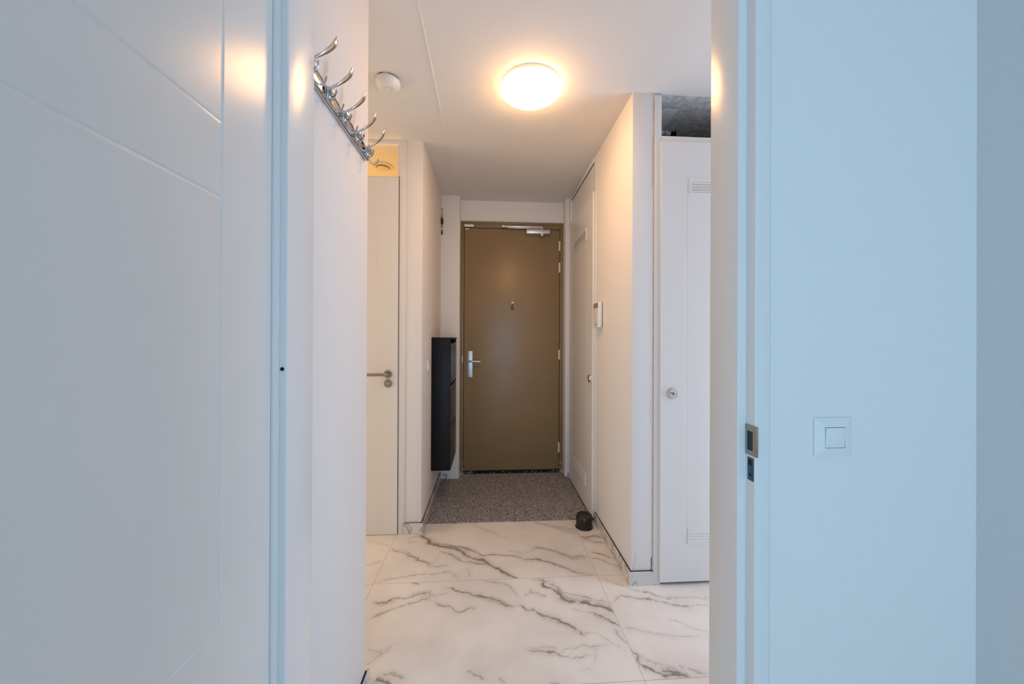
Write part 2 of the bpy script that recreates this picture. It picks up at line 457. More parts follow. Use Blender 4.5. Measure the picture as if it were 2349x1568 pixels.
    def mix(f, a, b_):
        n = node('ShaderNodeMix', data_type='RGBA')
        if isinstance(f, float): n.inputs[0].default_value = f
        else: L.new(f, n.inputs[0])
        for i, x in ((6, a), (7, b_)):
            if isinstance(x, tuple): n.inputs[i].default_value = x
            else: L.new(x, n.inputs[i])
        return n.outputs[2]
    av = node('ShaderNodeAttribute', attribute_name='vein'); ar = node('ShaderNodeAttribute', attribute_name='rust')
    no = node('ShaderNodeTexNoise'); no.inputs['Scale'].default_value = 3.0; no.inputs['Detail'].default_value = 8
    L.new(tc.outputs['Object'], no.inputs['Vector'])
    ra = node('ShaderNodeValToRGB'); ra.color_ramp.elements[0].position = 0.36; ra.color_ramp.elements[1].position = 0.58
    ra.color_ramp.elements[0].color = s2l((230, 226, 222)); ra.color_ramp.elements[1].color = s2l((243, 240, 236))
    L.new(no.outputs['Fac'], ra.inputs[0])
    veincol = mix(math_('MULTIPLY', math_('POWER', math_('MINIMUM', ar.outputs['Fac'], 1.0), 2.0), 1.5), s2l((116, 104, 94)), s2l((126, 70, 40)))
    col = mix(math_('MINIMUM', av.outputs['Fac'], 0.80), ra.outputs[0], veincol)
    sep = node('ShaderNodeSeparateXYZ'); L.new(tc.outputs['Object'], sep.inputs[0])
    def joint(c, off, per):
        a = math_('SUBTRACT', c, off - per*20 - per/2)
        a = math_('MODULO', a, per)
        a = math_('ABSOLUTE', math_('SUBTRACT', a, per/2))
        return math_('LESS_THAN', a, 0.0009)
    jt = math_('MAXIMUM', joint(sep.outputs[0], JX, 1.2), joint(sep.outputs[1], JY, 0.6))
    col = mix(jt, col, s2l((168, 158, 150)))
    L.new(col, b.inputs['Base Color'])
    b.inputs['Roughness'].default_value = 0.13; b.inputs['Specular IOR Level'].default_value = 0.5
    me.materials.append(m)
    o = bpy.data.objects.new('floor', me); C.objects.link(o)
    tag(o, 'polished white marble floor tiles with grey and rust veins', 'floor', kind='structure')
    return m
MARBLE = make_floor()

# ------------------------------------------------------------------ shell
ceil_bm = bmesh.new(); bx(ceil_bm, -3.3, 3.1, -4.7, 3.6, ZC, ZC+0.12)
ceiling = tag(obj('ceiling', ceil_bm, 'ceil'), 'white spackled ceiling with a thin raised seam along its left', 'ceiling', kind='structure')
b = bmesh.new()
sweep(b, [(-0.281, 0.9, ZC+0.001), (-0.288, 2.0, ZC+0.001), (-0.297, 3.30, ZC+0.001)], [(0.006, 0.004)]*3, n=8, side=(1, 0, 0), smooth=3)
obj('seam', b, 'ceil', ceiling)
b = bmesh.new(); bx(b, 0.9045, 2.0, 1.855, 3.40, ZC-0.002, ZC+0.01)
obj('bare_concrete', b, 'concrete', ceiling, label='bare grey concrete above the cupboard')
b = bmesh.new(); prism(b, [(0.88, 1.967, ZC-0.0035), (1.0625, 1.966, ZC-0.0035), (1.0655, 2.155, ZC-0.0035), (0.88, 2.155, ZC-0.0035)], (0, 0, 0.003))
obj('pale_patch', b, 'primer', ceiling, label='pale plaster patch on the concrete')

def wall(name, boxes, label, bev=0.004, m='wall'):
    return struct(name, boxes, m, label, 'wall', bev)
wall('wall_rear', [(-3.3, -2.40, -4.75, -4.6, 0, T), (1.00, 1.23, -4.75, -4.6, 0, T), (-2.40, 1.00, -4.75, -4.6, 0, 0.25), (-2.40, 1.00, -4.75, -4.6, 2.45, T)],
     'white wall behind the viewer with the wide window opening')
wall('wall_room_left', [(-3.42, -3.2, -4.6, YN, 0, T)], 'far left wall of the near room, out of sight')
wall('wall_room_right', [(1.131, 1.30, -4.6, YN+0.01, 0, T)], 'slightly greyer side wall at the far right edge of the view', bev=0.0, m='wallgrey')
wall('wall_doorway_right', [(0.592, 3.0, YN, 0.895, 0, ZC)], 'near white wall holding the single light switch', bev=0.001)
wall('wall_doorway_left', [(-3.2, -0.50, YN, 1.0, 0, ZC), (-2.4, XH, 0.895, YH, 0, ZC)], 'white wall stub that carries the chrome coat rack', bev=0.002)
wall('wall_doorway_top', [(-0.55, 0.60, YN, 0.895, 2.33, ZC)], 'wall strip above the near doorway', bev=0.0)
wall('wall_passage_left', [(-2.5, -2.4, YH, 3.55, 0, ZC)], 'end wall of the passage on the left', bev=0.0)
wall('wall_passage_right', [(3.0, 3.1, 0.765, 3.55, 0, ZC)], 'end wall of the passage on the right', bev=0.0)
wall('wall_left', [(-0.575, XL, YB, 3.55, 0, ZC)], 'white wall left of the entrance mat with the black shoe cabinet', bev=0.009)
wall('wall_bathroom', [(-2.4, -1.47, YB, YB+0.09, 0, ZC), (-2.4, -0.56, 3.45, 3.55, 0, ZC)], 'bathroom wall around the white door on the left', bev=0.0)
wall('wall_back_left', [(XL-0.01, XP, YP, 3.55, 0, ZC)], 'narrow white pier between shoe cabinet and brown front door', bev=0.006)
wall('wall_back', [(-0.30, 0.76, 3.445, 3.55, 0, ZC), (-0.279, 0.75, YD, 3.55, 2.3975, ZC)], 'white wall above the brown front door', bev=0.0)
wall('wall_back_right', [(0.703, 0.86, YP, 3.55, 0, ZC)], 'narrow white pier right of the brown front door', bev=0.004)
wall('wall_right', [(XR, 0.8664, YR, 3.32, 0, ZC)], 'white wall carrying the intercom, right of the mat', bev=0.002)
wall('wall_cupboard', [(0.8612, 3.0, 3.40, 3.55, 0, ZC), (1.645, 3.0, 1.848, 1.95, 0, ZC)], 'back wall inside the built in cupboard', bev=0.0)

# window behind the viewer
w = thing('window_1', 'wide white framed window behind the viewer', 'window', (-0.70, -4.67, 0.25), kind='structure')
b = bmesh.new()
for x0, x1, z0, z1 in ((-2.40, -2.34, .25, 2.45), (0.94, 1.0, .25, 2.45), (-0.73, -0.67, .31, 2.39), (-2.34, .94, .25, .31), (-2.34, .94, 2.39, 2.45)):
    bx(b, x0, x1, -4.71, -4.64, z0, z1)
obj('window_frame', b, 'satin', w)

# ------------------------------------------------------------------ near doorway frame (rebated jambs)
def jamb_prof(s, xin, xreb, xback, y0, ys, y1):
    return [(xin, ys), (xreb, ys), (xreb, y0), (xback, y0), (xback, y1), (xin, y1)]
fr = thing('trim_1', 'glossy white frame of the near doorway', 'door frame', (0.07, 0.83, 0), kind='structure')
def jamb(pts):
    b = bmesh.new()
    prism(b, [(x, y, 0.0) for x, y in pts], (0, 0, 2.33))
    bmesh.ops.recalc_face_normals(b, faces=b.faces)
    ve = [e for e in b.edges if abs(e.verts[0].co.z-e.verts[1].co.z) > 1]
    bmesh.ops.bevel(b, geom=ve, offset=0.0028, segments=3, affect='EDGES', profile=0.5)
    return b
jr = obj('right_jamb', jamb([(0.5712, 0.792), (0.5905, 0.792), (0.5905, 0.763), (0.6265, 0.763), (0.6265, 0.7665), (0.604, 0.7665), (0.604, 0.898), (0.5712, 0.898)]), 'gloss', fr)
jl = obj('left_jamb', jamb([(-0.4309, 0.790), (-0.4450, 0.790), (-0.4450, 0.781), (-0.4475, 0.781), (-0.4475, 0.7765), (-0.5, 0.7765), (-0.5, 0.904), (-0.4309, 0.904)]), 'gloss', fr)
b = bmesh.new(); bx(b, -0.4309, 0.5712, 0.790, 0.90, 2.30, 2.33); bx(b, -0.445, 0.59, 0.765, 0.79, 2.318, 2.33)
obj('head', b, 'gloss', fr)
b = bmesh.new(); lathe(b, (-0.4400, 0.7905, 1.2308), (0, -1, 0), [(0.0, 0.0), (0.0042, 0.0), (0.0042, 0.0012), (0, 0.0012)], 20)
obj('bumper_hole', b, 'gap', fr)
b = bmesh.new(); lathe(b, (0.583, 0.7925, 1.2206), (0, -1, 0), [(0.0042, 0.0), (0.0042, 0.0008), (0.0034, 0.0018), (0, 0.002)], 20)
obj('rubber_bumper', b, 'satin', fr)
# strike plates in the rebate
x = 0.5905
b = bmesh.new()
for y0, y1, z0, z1 in ((0.7555, 0.7895, 1.0905, 1.1045), (0.7555, 0.7895, 1.0365, 1.0475), (0.7835, 0.7895, 1.0475, 1.0905), (0.7555, 0.7665, 1.0475, 1.0905)):
    bx(b, x-0.0022, x+0.0002, y0, y1, z0, z1)
bx(b, x-0.0022, x+0.0012, 0.7540, 0.7562, 1.0365, 1.1045, 0.0008)
sp = obj('strike_plate', b, 'steel', fr, label='steel strike plate')
b = bmesh.new(); bx(b, x-0.0006, x-0.0001, 0.7662, 0.7838, 1.047, 1.091); obj('latch_pocket', b, mat('dark_steel_pocket', (40, 58, 74), 0.4, metal=0.5), sp)
b = bmesh.new(); bx(b, x-0.0010, x-0.0004, 0.7655, 0.7845, 0.979, 1.031, 0.0002)
dp = obj('deadbolt_pocket', b, mat('steel_pocket', (44, 84, 104), 0.35, metal=0.4), fr)
b = bmesh.new(); bx(b, x-0.0016, x-0.0009, 0.7715, 0.7805, 1.0135, 1.0255); lathe(b, (x-0.0009, 0.776, 0.992), (-1, 0, 0), [(0.0032, 0), (0.0032, 0.0006)], 12)
obj('screw_hole', b, 'gap', dp)

# ------------------------------------------------------------------ doors
def leaf_obj(parent, *a, m='gloss', **k):
    b = bmesh.new(); slab_with_grooves(b, *a, **k); return obj('leaf', b, m, parent, smooth=False)

# open door at the left, seen from its hall face
d = thing('door_1', 'near glossy white door standing open at the left edge of view', 'door', (-0.475, 0.775, 0), kind='structure')
leaf_obj(d, (-0.455, -0.105, 0.012), (0, 1, 0), (0, 0, 1), (1, 0, 0), 0.880, 2.29, 0.039,
         vg=[(0.742, 0.80, 2.10), (0.138, 0.80, 2.10)],
         hg=[(1.651, 0.138, 0.742), (1.523, 0.138, 0.742), (0.800, 0.138, 0.742)], w=0.0042, d=0.0013)
def lever_set(parent, p, nrm, dirv, m, ros=True, L=0.125, R=0.0265):
    n = Vector(nrm); p = Vector(p); dv = Vector(dirv)
    b = bmesh.new(); lathe(b, p, n, [(R, 0), (R, 0.006), (R-0.002, 0.008), (0, 0.008)], 40)
    r = obj('rosette', b, m, parent)
    b = bmesh.new()
    sweep(b, [p+n*0.006, p+n*0.03, p+n*0.045+dv*0.008, p+n*0.05+dv*0.03, p+n*0.05+dv*L], [0.0098]*5, n=16, smooth=5)
    return obj('door_handle', b, m, parent), r
lever_set(d, (-0.455, -0.045, 1.05), (1, 0, 0), (0, 1, 0), 'steel')

# left passage door with glazed transom
d = thing('door_2', 'white bathroom door under the yellow lit transom', 'door', (-1.0, YB, 0), kind='structure')
leaf_obj(d, (-1.435, YB-0.012, 0.0035), (1, 0, 0), (0, 0, 1), (0, -1, 0), 0.8305, 2.346, 0.052,
         vg=[(0.697, 0.16, 2.05), (0.13, 0.16, 2.05)],
         hg=[(1.685, 0.14, 0.66), (1.174, 0.14, 0.66), (0.159, 0.14, 0.66)], w=0.003, d=0.001)
lever_set(d, (-0.6655, YB-0.012, 1.0564), (0, -1, 0), (-1, 0, 0), 'steel')
b = bmesh.new(); lathe(b, (-0.6645, YB-0.012, 0.996), (0, -1, 0), [(0.0265, 0), (0.0265, 0.006), (0.0245, 0.008), (0, 0.008)], 40)
r = obj('turn_rosette', b, 'steel', d)
b = bmesh.new(); bx(b, -0.676, -0.653, YB-0.024, YB-0.0195, 0.9935, 0.9985, 0.001)
obj('turn_slot', b, 'chrome', r)
f = thing('trim_2', 'white frame and transom opening over the bathroom door', 'door frame', (-1.0, YB, 0), kind='structure')
b = bmesh.new()
bx(b, -0.5985, -0.5575, YB-0.006, YB+0.07, 0, ZC, 0.002)
bx(b, -1.475, -1.435, YB-0.006, YB+0.07, 0, ZC, 0.002)
bx(b, -1.436, -0.598, YB-0.004, YB+0.07, 2.574, ZC, 0.0015)
bx(b, -0.609, -0.598, YB+0.0, YB+0.03, 2.355, 2.575)
bx(b, -1.436, -0.598, YB+0.0, YB+0.06, 2.3505, 2.360)
obj('frame', b, 'satin', f)
gm = bpy.data.materials.new('clear_glass'); gm.use_nodes = True
nt = gm.node_tree; nt.nodes.clear()
_o = nt.nodes.new('ShaderNodeOutputMaterial'); _t = nt.nodes.new('ShaderNodeBsdfTransparent'); _g = nt.nodes.new('ShaderNodeBsdfGlossy')
_g.inputs['Roughness'].default_value = 0.02; _m = nt.nodes.new('ShaderNodeMixShader'); _m.inputs[0].default_value = 0.05
_t.inputs[0].default_value = (0.96, 0.97, 0.96, 1)
nt.links.new(_t.outputs[0], _m.inputs[1]); nt.links.new(_g.outputs[0], _m.inputs[2]); nt.links.new(_m.outputs[0], _o.inputs[0])
b = bmesh.new(); bx(b, -1.436, -0.6085, YB+0.02, YB+0.024, 2.3595, 2.5745)
obj('transom_pane', b, gm, f)
b = bmesh.new(); bx(b, -0.6045, -0.5985, YB-0.0005, YB+0.03, 0.0, 2.36); obj('shadow_gap', b, 'grey', f)

# bathroom ceiling vent
b = bmesh.new()
lathe(b, (-0.815, 2.775, ZC), (0, 0, -1), [(0.075, 0), (0.075, 0.006), (0.066, 0.012), (0.05, 0.012), (0.05, 0.004)], 48, cap=False)
v = thing('ceiling_vent', 'round extractor valve on the yellow lit bathroom ceiling, seen through the transom', 'vent', (-0.815, 2.775, ZC))
obj('ring', b, 'bath', v)
b = bmesh.new(); lathe(b, (-0.815, 2.775, ZC), (0, 0, -1), [(0.012, 0), (0.012, 0.015), (0.044, 0.018), (0.046, 0.022), (0.036, 0.028), (0, 0.030)], 48)
obj('cone', b, 'bath', v)

# brown front door
d = thing('door_3', 'olive brown front door at the end of the hall', 'door', (0.213, YD, 0), kind='structure')
b = bmesh.new(); bx(b, -0.2431, 0.6687, YD-0.001, YD+0.02, 0.036, 2.336, 0.0015); leaf3 = obj('leaf', b, 'brown', d)
b = bmesh.new(); bx(b, -0.2084, -0.1620, YD-0.0085, YD-0.001, 0.921, 1.170, 0.0012); pl = obj('handle_plate', b, 'alu', d, label='silver handle plate')
b = bmesh.new()
p = Vector((-0.190, YD-0.006, 1.0745))
lathe(b, p, (0, -1, 0), [(0.0115, 0), (0.0115, 0.012), (0.009, 0.014)], 24)
sweep(b, [p+Vector((0, -0.008, 0)), p+Vector((0, -0.032, 0)), p+Vector((0.012, -0.046, 0)), p+Vector((0.04, -0.048, -0.001)), p+Vector((0.104, -0.048, -0.003))],
      [0.0078, 0.0078, 0.0088, (0.0095, 0.0095), (0.0098, 0.0098)], n=16, smooth=5)
obj('door_handle', b, 'alu', pl)
b = bmesh.new(); lathe(b, (-0.1868, YD-0.0082, 1.006), (0, -1, 0), [(0.0085, 0), (0.0085, 0.004), (0, 0.004)], 20); bx(b, -0.1903, -0.1833, YD-0.012, YD-0.008, 0.984, 1.002, 0.001)
obj('lock_cylinder', b, 'steel', pl)
b = bmesh.new()
b.free()
for z in (1.157, 0.934, 1.055):
    b = bmesh.new(); lathe(b, (-0.186, YD-0.0082, z), (0, -1, 0), [(0.0034, 0), (0.0034, 0.0012), (0, 0.0012)], 14)
    obj('screw', b, 'steel', pl)
b = bmesh.new(); lathe(b, (0.215, YD-0.001, 1.632), (0, -1, 0), [(0.0115, 0), (0.0115, 0.003), (0.008, 0.006), (0, 0.006)], 24); ph = obj('peephole', b, 'cream', d)
b = bmesh.new()
sweep(b, [(0.2145, YD-0.004, 1.622), (0.2145, YD-0.006, 1.606)], [0.005, 0.003], n=10, smooth=0)
for sx in (-1, 1):
    sweep(b, [(0.2135+sx*0.003, YD-0.005, 1.604), (0.2135+sx*0.007, YD-0.005, 1.594), (0.2135+sx*0.008, YD-0.005, 1.574), (0.2135+sx*0.003, YD-0.005, 1.563)], [0.001, 0.0028, 0.0038, 0.002], n=8)
obj('hanging_charm', b, 'green', ph)
def hinge(z0, z1):
    b = bmesh.new(); h = (z1-z0)
    for a, c in ((0, .32), (.34, .66), (.68, 1)):
        lathe(b, (0.6665, YD-0.006, z0+h*a), (0, 0, 1), [(0.0088, 0), (0.0088, h*(c-a))], 16)
    return b
h0 = obj('hinge', hinge(1.9266, 2.0192), 'cream', d)
for dz in (2.1327-1.9266, 1.0902-1.9266, 0.2-1.9266): dup_part(h0, d, (0, 0, dz))
cl = bmesh.new(); bx(cl, 0.332, 0.5765, YD-0.012, YD-0.001, 2.274, 2.336, 0.002)
closer = obj('door_closer', cl, 'brownframe', d, label='silver overhead door closer')
b = bmesh.new(); bx(b, 0.3435, 0.566, YD-0.052, YD-0.01, 2.284, 2.324, 0.003, 2)
lathe(b, (0.492, YD-0.035, 2.262), (0, 0, 1), [(0.013, 0), (0.016, 0.006), (0.018, 0.012), (0.018, 0.05), (0.012, 0.07), (0.012, 0.082)], 20)
obj('closer_body', b, 'alu', closer)
b = bmesh.new()
bx(b, 0.122, 0.498, YD-0.052, YD-0.044, 2.3385, 2.3545, 0.003)
bx(b, 0.165, 0.490, YD-0.045, YD-0.038, 2.330, 2.3375, 0.002)
lathe(b, (0.122, YD-0.03, 2.346), (0, -1, 0), [(0.012, 0), (0.013, 0.02), (0.008, 0.026)], 18)
obj('closer_arm', b, 'alu', closer)
b = bmesh.new(); bx(b, -0.2380, -0.2010, YD-0.013, YD-0.001, 2.321, 2.331, 0.002); obj('contact_magnet', b, 'plastic', d)

f = thing('trim_3', 'olive brown frame around the front door', 'door frame', (0.218, YD, 0), kind='structure')
b = bmesh.new()
bx(b, -0.2791, -0.2475, YD-0.008, YD+0.03, 0.0, 2.3984, 0.001)
bx(b, 0.6730, 0.7161, YD-0.008, YD+0.03, 0.0, 2.3984, 0.001)
bx(b, -0.2475, 0.6730, YD-0.008, YD+0.03, 2.3405, 2.3984, 0.001)
bx(b, -0.2800, 0.7170, YD-0.014, YD+0.03, 2.3790, 2.3990, 0.001)
obj('frame', b, 'brownframe', f)
b = bmesh.new(); bx(b, -0.250, 0.675, YD+0.010, YD+0.03, 0.0, 2.342); obj('dark_rebate', b, 'gap', f)
b = bmesh.new(); bx(b, -0.2485, 0.674, YD-0.004, YD+0.02, 0.0, 0.030); obj('threshold', b, 'gap', f, label='dark threshold with plaster crumbs')
b = bmesh.new()
rr = random.Random(3)
for i in range(110):
    x = rr.uniform(-0.24, 0.67); x = x if rr.random() < .45 else (rr.uniform(-0.30, -0.15) if rr.random() < .6 else rr.uniform(0.60, 0.70))
    s = rr.uniform(0.0008, 0.0034); z = rr.uniform(0.006, 0.030)
    t = bmesh.new(); bmesh.ops.create_icosphere(t, subdivisions=1, radius=s)
    for v_ in t.verts: v_.co = Vector((v_.co.x*rr.uniform(.7, 2.4)+x, v_.co.y*.6+YD-0.006, v_.co.z*rr.uniform(.5, 1.2)+z))
    merge(b, t)
for i in range(90):                                    # crumbled plaster climbing the frame feet
    sx = rr.random() < .5; x = rr.uniform(-0.28, -0.245) if sx else rr.uniform(0.672, 0.703)
    z = rr.random()**2.5*0.12 + 0.006; s = rr.uniform(0.001, 0.0065)
    t = bmesh.new(); bmesh.ops.create_icosphere(t, subdivisions=1, radius=s)
    for v_ in t.verts: v_.co = Vector((v_.co.x*rr.uniform(.5, 1.2)+x, v_.co.y*.5+YD-0.009, v_.co.z*rr.uniform(.6, 1.6)+z))
    merge(b, t)
obj('plaster_crumbs', b, 'dust', f, label='white crumbled plaster')
b = bmesh.new(); bx(b, -0.2425, -0.1555, YD-0.024, YD-0.008, 2.3425, 2.3665, 0.003); obj('contact_sensor', b, 'plastic', f)
b = bmesh.new(); bx(b, -0.2640, -0.2530, YD-0.012, YD-0.008, 1.060, 1.125, 0.001); bx(b, -0.261, -0.256, YD-0.0135, YD-0.011, 1.07, 1.088); bx(b, -0.261, -0.256, YD-0.0135, YD-0.011, 1.097, 1.115)
obj('strike_plate', b, 'steel', f)
# ragged brown paint edges on the neighbouring plaster
def ragged(x, y, z0, z1, w, nrm='y', seed=1, sgn=1):
    r = random.Random(seed); b = bmesh.new(); n = int((z1-z0)/0.018); L = []; R = []
    for i in range(n+1):
        z = z0+(z1-z0)*i/n; d_ = w*(0.35+0.65*abs(math.sin(i*0.37+seed)*r.random()+0.3*r.random()))
        if nrm == 'y': L.append(b.verts.new((x, y, z))); R.append(b.verts.new((x+sgn*d_, y, z)))
        else: L.append(b.verts.new((x, y, z))); R.append(b.verts.new((x, y-d_, z)))
    for i in range(n): b.faces.new((L[i], R[i], R[i+1], L[i+1]))
    g = bmesh.ops.extrude_face_region(b, geom=list(b.faces))
    ev = [e for e in g['geom'] if isinstance(e, bmesh.types.BMVert)]
    bmesh.ops.translate(b, verts=ev, vec=(0, -0.0015, 0) if nrm == 'y' else (-0.0015 if x > 0 else 0.0015, 0, 0))
    return b
obj('overpaint_edge', ragged(0.7155, YD-0.0015, 0.02, 2.39, 0.008, 'y', 4, 1), 'brownframe', f)
obj('overpaint_edge', ragged(XP+0.0002, YD-0.008, 0.15, 2.30, 0.016, 'x', 6), 'brownframe', f)

# cupboard door in the right wall
d = thing('door_4', 'narrow white cupboard door with louvres, right of the mat', 'door', (0.742, 2.86, 0), kind='structure')
leaf_obj(d, (0.7335, 3.255, 0.014), (0, -1, 0), (0, 0, 1), (-1, 0, 0), 0.727, 2.335, 0.0155,
         vg=[(0.11, 0.40, 2.0), (0.60, 0.40, 2.0)], hg=[(1.478, 0.12, 0.58), (0.862, 0.12, 0.58)], w=0.003, d=0.001)
def louvre(x, y0, y1, z0, z1):
    b = bmesh.new()
    bx(b, x-0.0039, x, y0+0.011, y1-0.011, z1-0.010, z1-0.0002); bx(b, x-0.0039, x, y0+0.011, y1-0.011, z0+0.0002, z0+0.012)
    bx(b, x-0.004, x, y0, y0+0.012, z0, z1); bx(b, x-0.004, x, y1-0.012, y1, z0, z1)
    n = 4; h = (z1-z0-0.022)/n
    for i in range(n):
        z = z0+0.012+h*i
        prism(b, [(x-0.0005, y0+0.01, z+h*.95), (x-0.0045, y0+0.01, z+h*.25), (x-0.0045, y0+0.01, z+h*.08), (x-0.0005, y0+0.01, z+h*.6)], (0, y1-y0-0.02, 0))
    return b
g = obj('vent_grille', louvre(0.7335, 2.690, 3.115, 2.050, 2.142), 'satin', d)
dup_part(g, d, (0, 0, 0.170-2.050))
def lock(parent, p, n, up=(0, 0, 1)):
    p = Vector(p); n = Vector(n)
    b = bmesh.new(); lathe(b, p, n, [(0.0285, 0), (0.0285, 0.007), (0.0255, 0.010), (0.012, 0.0105), (0, 0.0105)], 40)
    r = obj('lock_rosette', b, 'chrome', parent, label='round chrome key rosette')
    b = bmesh.new(); side = n.cross(Vector(up))
    lathe(b, p+n*0.0102, n, [(0.0055, 0), (0.0055, 0.0008), (0, 0.0008)], 16)
    q = p - Vector(up)*0.008
    a = q + side*-0.0022 + n*0.0102; c = q + side*0.0022 + n*0.0102
    prism(b, [a, c, c+Vector(up)*0.01, a+Vector(up)*0.01], n*0.0008)
    obj('keyhole', b, 'gap', r)
    b = bmesh.new()
    sweep(b, [p+n*0.008, p+n*0.022], [0.0028, 0.0028], n=10, smooth=0)
    ring = [p+n*0.036 + (n*math.cos(t)*0.0135 + side*math.sin(t)*0.011) for t in [i*2*PI/18 for i in range(19)]]
    sweep(b, ring, [(0.0018, 0.0024)]*19, n=8, smooth=0)
    obj('key', b, 'chrome', r)
    return r
lock(d, (0.7335, 2.585, 1.002), (-1, 0, 0))
b = bmesh.new(); bx(b, 0.7320, 0.7490, 2.531, 3.26, 0.001, 0.012); obj('bottom_gap', b, 'gap', d)  # black strip stands in for the shade under the leaf
f = thing('trim_4', 'white frame and overpanel of the cupboard in the right wall', 'door frame', (0.745, 2.86, 0), kind='structure')
b = bmesh.new()
bx(b, 0.7455, XR+0.001, 2.490, 2.5275, 0, ZC-0.002, 0.0015)
bx(b, 0.7370, XR+0.001, 3.24, 3.304, 2.352, ZC-0.002, 0.0015)
bx(b, 0.7390, XR+0.001, 2.5275, 3.24, 2.560, ZC-0.002, 0.0015)
obj('frame', b, 'satin', f)
b = bmesh.new(); bx(b, 0.7472, XR+0.001, 2.5275, 3.24, 2.352, 2.560); obj('overpanel', b, 'satin', f)
b = bmesh.new(); bx(b, 0.7450, 0.7475, 2.54, 3.235, 2.5545, 2.5605); obj('dark_joint', b, 'gap', f)
b = bmesh.new()
for z in (1.805, 1.575):
    bx(b, 0.7440, 0.7455, YP-0.0016, YP, z, z+0.085)
obj('hinge_slot', b, 'sealant', f)

# tall cupboard door facing the viewer on the right
d = thing('door_5', 'tall pale cupboard door with round lock beside the near right jamb', 'door', (1.26, YR, 0), kind='structure')
leaf_obj(d, (0.8975, YR-0.017, 0.016), (1, 0, 0), (0, 0, 1), (0, -1, 0), 0.74, 2.3215, 0.017,
         vg=[(0.140, 0.22, 2.10), (0.60, 0.22, 2.10)], w=0.003, d=0.0009)
def louvre_y(y, x0, x1, z0, z1):
    b = bmesh.new()
    bx(b, x0+0.015, x1-0.015, y-0.0024, y, z1-0.018, z1-0.0002); bx(b, x0+0.015, x1-0.015, y-0.0024, y, z0+0.0002, z0+0.014)
    bx(b, x0, x0+0.016, y-0.0025, y, z0, z1); bx(b, x1-0.016, x1, y-0.0025, y, z0, z1)
    n = 4; h = (z1-z0-0.032)/n
    for i in range(n):
        z = z0+0.014+h*i
        prism(b, [(x0+0.014, y-0.0003, z+h*.95), (x0+0.014, y-0.0045, z+h*.25), (x0+0.014, y-0.0045, z+h*.05), (x0+0.014, y-0.0003, z+h*.55)], (x1-x0-0.028, 0, 0))
    return b
g = obj('vent_grille', louvre_y(YR-0.017, 1.048, 1.472, 2.058, 2.146), 'satin', d)
dup_part(g, d, (0, 0, 0.214-2.058))
lock(d, (0.9630, YR-0.017, 1.009), (0, -1, 0))
f = thing('trim_5', 'white frame with open dark fanlight over the tall right cupboard', 'door frame', (1.26, YR, 0), kind='structure')
b = bmesh.new()
bx(b, 0.8665, 0.9045, YR-0.006, YR+0.06, 0.0, 2.586, 0.002)
bx(b, 1.61, 1.65, YR-0.006, YR+0.06, 0.0, ZC, 0.002)
bx(b, 0.9045, 1.61, YR-0.006, YR+0.06, 2.335, 2.3715, 0.002)
obj('frame', b, 'satin', f)
b = bmesh.new()
bx(b, 0.900, 1.61, YR+0.002, YR+0.05, 0.0, 2.336)
obj('dark_rebate', b, 'gap', f)
obj('cracked_sealant', ragged(0.8662, YR-0.001, 0.10, 2.57, 0.0035, 'y', 9, -1), 'sealant', f, label='beige cracked sealant line')
def zigzag(x, y, pts, w):
    b = bmesh.new()
    sweep(b, [(x+a, y, z) for a, z in pts], [(w, 0.0006)]*len(pts), n=6, side=(1, 0, 0), smooth=2)
    return b
b = zigzag(0.8585, YR, [(0, 2.365), (0.002, 2.33), (-0.002, 2.31), (0.0015, 2.27), (-0.003, 2.245), (0.001, 2.21), (-0.004, 2.18), (-0.001, 2.155), (-0.004, 2.13), (0.002, 2.10)], 0.0011)
obj('sealant_crack', b, mat('crack_brown', (176, 146, 128), .9), f)
b = zigzag(0.8588, YR, [(0.001, 0.14), (-0.001, 0.12), (0.0005, 0.10), (-0.001, 0.073)], 0.002); obj('chipped_hole', b, 'gap', f)
b = bmesh.new(); bx(b, 0.8668, 0.9040, YR-0.003, YR+0.03, 2.5875, 2.5955); obj('torn_top', b, 'concrete', f)
b = zigzag(0.7690, YR, [(0.002, 0.165), (0.0015, 0.13), (-0.002, 0.11), (-0.008, 0.092), (-0.010, 0.076)], 0.0006)
obj('wall_crack', b, mat('crack_grey', (110, 104, 100), .9), f)
b = zigzag(0.8505, YR, [(0.004, 0.98), (0.001, 0.93), (-0.004, 0.915), (0.0, 0.90), (0.001, 0.86)], 0.0008); obj('sealant_crack', b, 'sealant', f)

# small grille on the bare concrete inside the cupboard
g = thing('ceiling_grille', 'small grille with black rim on concrete in the dark fanlight', 'vent', (1.1, 2.21, ZC-0.03))
b = bmesh.new(); bx(b, 0.93, 1.128, 2.176, 2.245, ZC-0.024, ZC-0.002)
gmat = mat('mottled_grey_grille', (230, 232, 234), 0.8, vary=(60, (150, 152, 154), 0.45, 0.55)); obj('panel', b, gmat, g)
b = bmesh.new()
for x0, x1, y0, y1 in ((1.128, 1.162, 2.176, 2.186), (1.128, 1.162, 2.235, 2.245), (1.128, 1.138, 2.176, 2.245), (1.152, 1.162, 2.176, 2.245)):
    bx(b, x0, x1, y0, y1, ZC-0.026, ZC-0.002)
obj('rim', b, 'gap', g)

